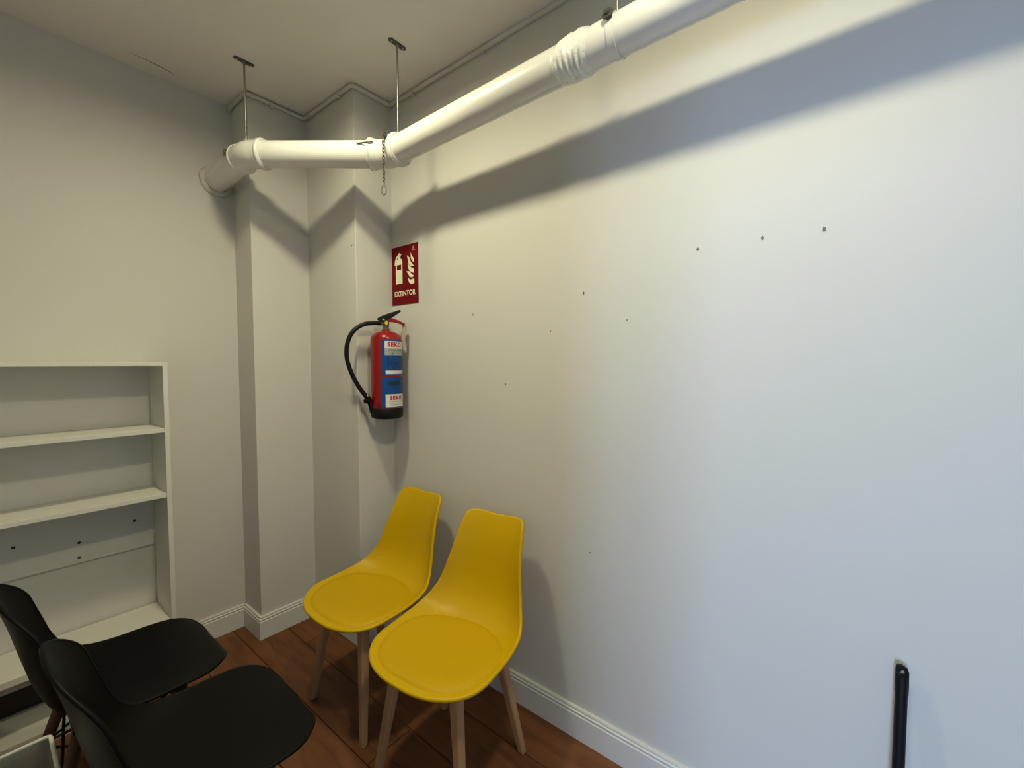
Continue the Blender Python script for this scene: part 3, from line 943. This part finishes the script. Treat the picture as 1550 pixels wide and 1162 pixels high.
# label wrapped around the cylinder; angle 0 = +x (front)
def wrap(u, z, lift, th0=0.0): # u metres along the circumference
    a = th0 + u / ER
    return Vector(((ER + lift) * math.cos(a), (ER + lift) * math.sin(a), z))
def patch(name, u0, u1, z0, z1, lift, m, parent, n=20):
    V, Fc = [], []
    for i in range(n + 1):
        u = u0 + (u1 - u0) * i / n
        V += [wrap(u, z0, lift), wrap(u, z1, lift)]
    for i in range(n): Fc.append((2 * i, 2 * i + 2, 2 * i + 3, 2 * i + 1))
    return pd_obj(name, V, Fc, m, parent, True)
def wrap_text(name, body, size, u, z, lift, m, parent, weight=0.0, spacing=1.0):
    V2, Fc = text_tris(body, size, weight, spacing)
    V = [wrap(u + x, z + y, lift) for x, y in V2]
    return pd_obj(name, V, Fc, m, parent)
U0, U1 = -0.074, 0.088
lb = patch('label', U0, U1, 0.219, 0.389, 0.0006, 'blue', ext)
patch('label_field', U0 + 0.0185, U1 - 0.008, 0.349, 0.384, 0.0010, 'label_white', lb)
patch('label_field', U0 + 0.0185, U1 - 0.008, 0.316, 0.349, 0.0010, 'label_grey', lb)
patch('label_field', U0 + 0.022, U1 - 0.008, 0.223, 0.241, 0.0010, 'label_white', lb)
wrap_text('lettering', 'SEKO', 0.028, U0 + 0.070, 0.3665, 0.0014, 'print_red', lb, 0.0016, 1.18)
for k in range(9):      # a line of print too small to read
    patch('small_print', U0 + 0.038 + 0.0085 * k, U0 + 0.0445 + 0.0085 * k, 0.3385, 0.3435 + 0.001 * (k % 3 == 0), 0.0014, 'print_grey', lb, 2)
patch('small_print', U0 + 0.052, U0 + 0.092, 0.3315, 0.3330, 0.0014, 'print_grey', lb, 4)
patch('small_print', U0 + 0.052, U0 + 0.059, 0.320, 0.326, 0.0014, 'navy', lb, 3)
for (u0, u1, za, zb) in [(0.030, 0.038, 0.290, 0.310), (0.030, 0.040, 0.264, 0.284), (0.046, 0.054, 0.266, 0.284), (0.060, 0.066, 0.266, 0.284), (0.072, 0.080, 0.266, 0.284), (0.055, 0.066, 0.248, 0.257)]:
    patch('small_print', U0 + u0, U0 + u1, za, zb, 0.0012, 'navy', lb, 4)
lb2 = patch('label', U0, U1, 0.056, 0.209, 0.0006, 'blue', ext)
patch('label_field', U0 + 0.020, U1 - 0.008, 0.060, 0.124, 0.0010, 'label_white', lb2)
patch('small_print', U0 + 0.034, U0 + 0.100, 0.166, 0.186, 0.0012, 'navy', lb2)
wrap_text('lettering', 'SEKO', 0.025, U0 + 0.075, 0.105, 0.0014, 'print_red', lb2, 0.0015, 1.18)
for k, z in enumerate((0.088, 0.079, 0.070)):
    patch('small_print', U0 + 0.036 + 0.004 * k, U0 + 0.108 - 0.01 * k, z - 0.0013, z + 0.0013, 0.0014, 'label_grey', lb2)

# ---------------------------------------------------------------- EXTINTOR sign
SX, SZ, SWd, SHt = 0.682, 1.761, 0.212, 0.302
sign = tag(empty('extinguisher_sign', (SX + SWd / 2, 0, SZ)), 'dark red EXTINTOR sign with extinguisher and flame pictograms', 'sign')
box_obj('sign_panel', (-SWd / 2, SWd / 2, -0.0035, -0.0002, 0, SHt), 'sign_red', sign, bevel=0.0006)
def flat(name, pts, m, lift=0.0042):
    """polygon in sign units: x 0..1 across, y 0..1 up"""
    bm = bmesh.new()
    vs = [bm.verts.new(((x - 0.5) * SWd, -lift, y * SHt)) for x, y in pts]
    f = bm.faces.new(vs)
    bmesh.ops.triangulate(bm, faces=[f])
    return bm_obj(name, bm, m, sign)
flat('pictogram', [(0.16, 0.36), (0.42, 0.36), (0.42, 0.735), (0.405, 0.765), (0.35, 0.79), (0.345, 0.82), (0.40, 0.835), (0.40, 0.865), (0.34, 0.865), (0.33, 0.885), (0.285, 0.885), (0.275, 0.865), (0.250, 0.83), (0.245, 0.79), (0.175, 0.765), (0.16, 0.735)], 'sign_cream')
flat('pictogram_hose', [(0.275, 0.868), (0.19, 0.830), (0.135, 0.770), (0.115, 0.69), (0.155, 0.69), (0.175, 0.750), (0.215, 0.795), (0.255, 0.825)], 'sign_cream')
flat('pictogram_label', [(0.205, 0.60), (0.375, 0.60), (0.375, 0.685), (0.205, 0.685)], 'sign_red', 0.0046)
def flame(pts): flat('flame', pts, 'sign_cream')
flame([(0.74, 0.855), (0.775, 0.80), (0.86, 0.735), (0.86, 0.675), (0.80, 0.70), (0.745, 0.755)])
flame([(0.60, 0.815), (0.69, 0.775), (0.735, 0.70), (0.855, 0.62), (0.79, 0.615), (0.70, 0.635), (0.645, 0.69), (0.635, 0.75)])
flame([(0.625, 0.685), (0.70, 0.625), (0.80, 0.585), (0.855, 0.57), (0.86, 0.50), (0.79, 0.515), (0.70, 0.545), (0.64, 0.60)])
flame([(0.575, 0.555), (0.68, 0.545), (0.76, 0.495), (0.855, 0.455), (0.79, 0.435), (0.70, 0.445), (0.655, 0.49)])
flame([(0.63, 0.445), (0.70, 0.40), (0.86, 0.41), (0.865, 0.335), (0.80, 0.325), (0.72, 0.33), (0.66, 0.365)])
V2, Fc = text_tris('EXTINTOR', 0.0445, 0.0009, 0.98)
wx = max(v[0] for v in V2) - min(v[0] for v in V2)
k = 0.80 * SWd / wx
pd_obj('lettering', [(x * k, -0.0043, SHt * 0.180 + y * 0.82) for x, y in V2], Fc, 'sign_cream', sign)
V2, Fc = [], []
flat('logo_mark', [(0.80, 0.925), (0.82, 0.905), (0.86, 0.905), (0.88, 0.925), (0.86, 0.955), (0.82, 0.955)], 'sign_edge')
flat('logo_mark', [(0.79, 0.875), (0.90, 0.875), (0.90, 0.893), (0.79, 0.893)], 'sign_edge')

# ---------------------------------------------------------------- black broom handle leaning on the long wall
br = tag(empty('broom', (2.732, -0.075, 0)), 'black broom handle with a hanging hole leaning on the bare wall', 'broom')
top = Vector((0.004, 0.050, 0.684)); bot = Vector((0, 0, 0.07))
ax = (top - bot).normalized()
bm = bmesh.new(); cyl(bm, bot, top, 0.0122, n=24)
bm_obj('handle', bm, 'black', br, auto=0.8)
# flattened end cap with a real hole through it
bm = bmesh.new()
n = 20
outer, inner = [], []
hx = 0.0128
ring_o = [(-hx, -0.045), (hx, -0.045), (hx, -0.015), (hx, 0.012), (0.010, 0.020), (-0.001, 0.026), (-0.008, 0.026), (-0.0115, 0.022), (-hx, 0.012), (-hx, -0.015)]
# build as front/back faces with a hole, bridged
hole = [(0.0005 + 0.0046 * math.cos(2 * PI * i / 10 - PI * 0.7), 0.008 + 0.0080 * math.sin(2 * PI * i / 10 - PI * 0.7)) for i in range(10)]
def cap_pt(x, z, s):
    d = 0.0128 * math.sqrt(max(0.0, 1 - (x / 0.0135) ** 2)) if z < -0.01 else 0.0045 * math.sqrt(max(0.05, 1 - (x / 0.0135) ** 2))
    return Vector((x, s * d, z))
vo = {s: [bm.verts.new(cap_pt(x, z, s)) for x, z in ring_o] for s in (-1, 1)}
vi = {s: [bm.verts.new(cap_pt(x, z, s)) for x, z in hole] for s in (-1, 1)}
for s in (-1, 1):
    for i in range(10):
        j = (i + 1) % 10
        bm.faces.new((vo[s][i], vo[s][j], vi[s][j], vi[s][i]))
for i in range(10):
    j = (i + 1) % 10
    bm.faces.new((vo[-1][i], vo[-1][j], vo[1][j], vo[1][i])); bm.faces.new((vi[-1][i], vi[-1][j], vi[1][j], vi[1][i]))
bmesh.ops.transform(bm, matrix=Matrix.Translation(top) @ ax.to_track_quat('Z', 'Y').to_matrix().to_4x4() @ Matrix.Rotation(PI + 0.15, 4, 'Z') if False else Matrix.Translation(top) @ Matrix.Rotation(0.10, 4, 'Z'), verts=bm.verts[:])
bm_obj('hanging_cap', bm, 'black', br, auto=0.9)
bm = bmesh.new(); box(bm, -0.13, 0.13, -0.022, 0.022, 0.055, 0.085)
hd = bm_obj('brush_head', bm, 'black', br, bevel=0.006)
bm = bmesh.new()
for i in range(26):
    for j in range(4):
        x, y = -0.122 + i * 0.00976, -0.016 + j * 0.0107
        cyl(bm, (x, y, 0.056), (x * 1.10, y * 1.5, 0.0), 0.0026, 0.0016, 5)
b_ = bm_obj('bristles', bm, 'black', hd); b_['kind'] = 'stuff'

# ---------------------------------------------------------------- clear plastic bin behind the black chairs
BX0, BX1, BY0, BY1, BZ = 1.03, 1.42, -1.70, -1.325, 0.50
bin_ = tag(empty('plastic_bin', ((BX0 + BX1) / 2, (BY0 + BY1) / 2, 0)), 'clear plastic bin with a white rim behind the black chairs', 'bin')
cx, cy = (BX0 + BX1) / 2, (BY0 + BY1) / 2
hx_, hy_ = (BX1 - BX0) / 2, (BY1 - BY0) / 2
tt = 0.004
def wallq(name, pts, m):
    bm = bmesh.new(); f = [bm.verts.new(p) for p in pts]; fc = bm.faces.new(f)
    o = bm_obj(name, bm, m, bin_); sd = o.modifiers.new('t', 'SOLIDIFY'); sd.thickness = 0.003; sd.offset = 0
    return o
kx, ky = hx_ * 0.9, hy_ * 0.9
wallq('bin_side', [(-kx, -ky, 0.004), (kx, -ky, 0.004), (hx_, -hy_, BZ), (-hx_, -hy_, BZ)], 'clear')
wallq('bin_side', [(-kx, ky, 0.004), (kx, ky, 0.004), (hx_, hy_, BZ), (-hx_, hy_, BZ)], 'clear')
wallq('bin_side', [(-kx, -ky, 0.004), (-kx, ky, 0.004), (-hx_, hy_, BZ), (-hx_, -hy_, BZ)], 'clear')
wallq('bin_side', [(kx, -ky, 0.004), (kx, ky, 0.004), (hx_, hy_, BZ), (hx_, -hy_, BZ)], 'clear')
box_obj('bin_floor', (-kx, kx, -ky, ky, 0.0, 0.005), 'clear', bin_)
bm = bmesh.new(); sweep(bm, fillet([(-hx_, 0, BZ), (-hx_, -hy_, BZ), (hx_, -hy_, BZ), (hx_, hy_, BZ), (-hx_, hy_, BZ), (-hx_, 0.001, BZ)], 0.012, 4), 0.0045, 8)
bm_obj('bin_rim', bm, 'white_plastic', bin_, smooth=True)
# sheets of white paper standing in the bin
pp = tag(empty('paper_stack', (cx + 0.03, cy, 0.006), PI / 2), 'stack of white paper standing in the plastic bin', 'paper')
bm = bmesh.new()
V, Fc = [], []
for i in range(9):
    for j in range(9):
        u, w = i / 8, j / 8
        V.append((-0.15 + 0.30 * u, 0.0 + 0.12 * w + 0.010 * math.sin(6 * u + 2 * w), 0.485 * w + 0.0))
for i in range(8):
    for j in range(8): Fc.append((i * 9 + j, (i + 1) * 9 + j, (i + 1) * 9 + j + 1, i * 9 + j + 1))
for k in range(3):
    o = pd_obj('sheet', [(x * (1 - 0.04 * k), y - 0.045 * k, z * (1 - 0.05 * k)) for x, y, z in V], Fc, 'paper', pp, True)
    sd = o.modifiers.new('t', 'SOLIDIFY'); sd.thickness = 0.004
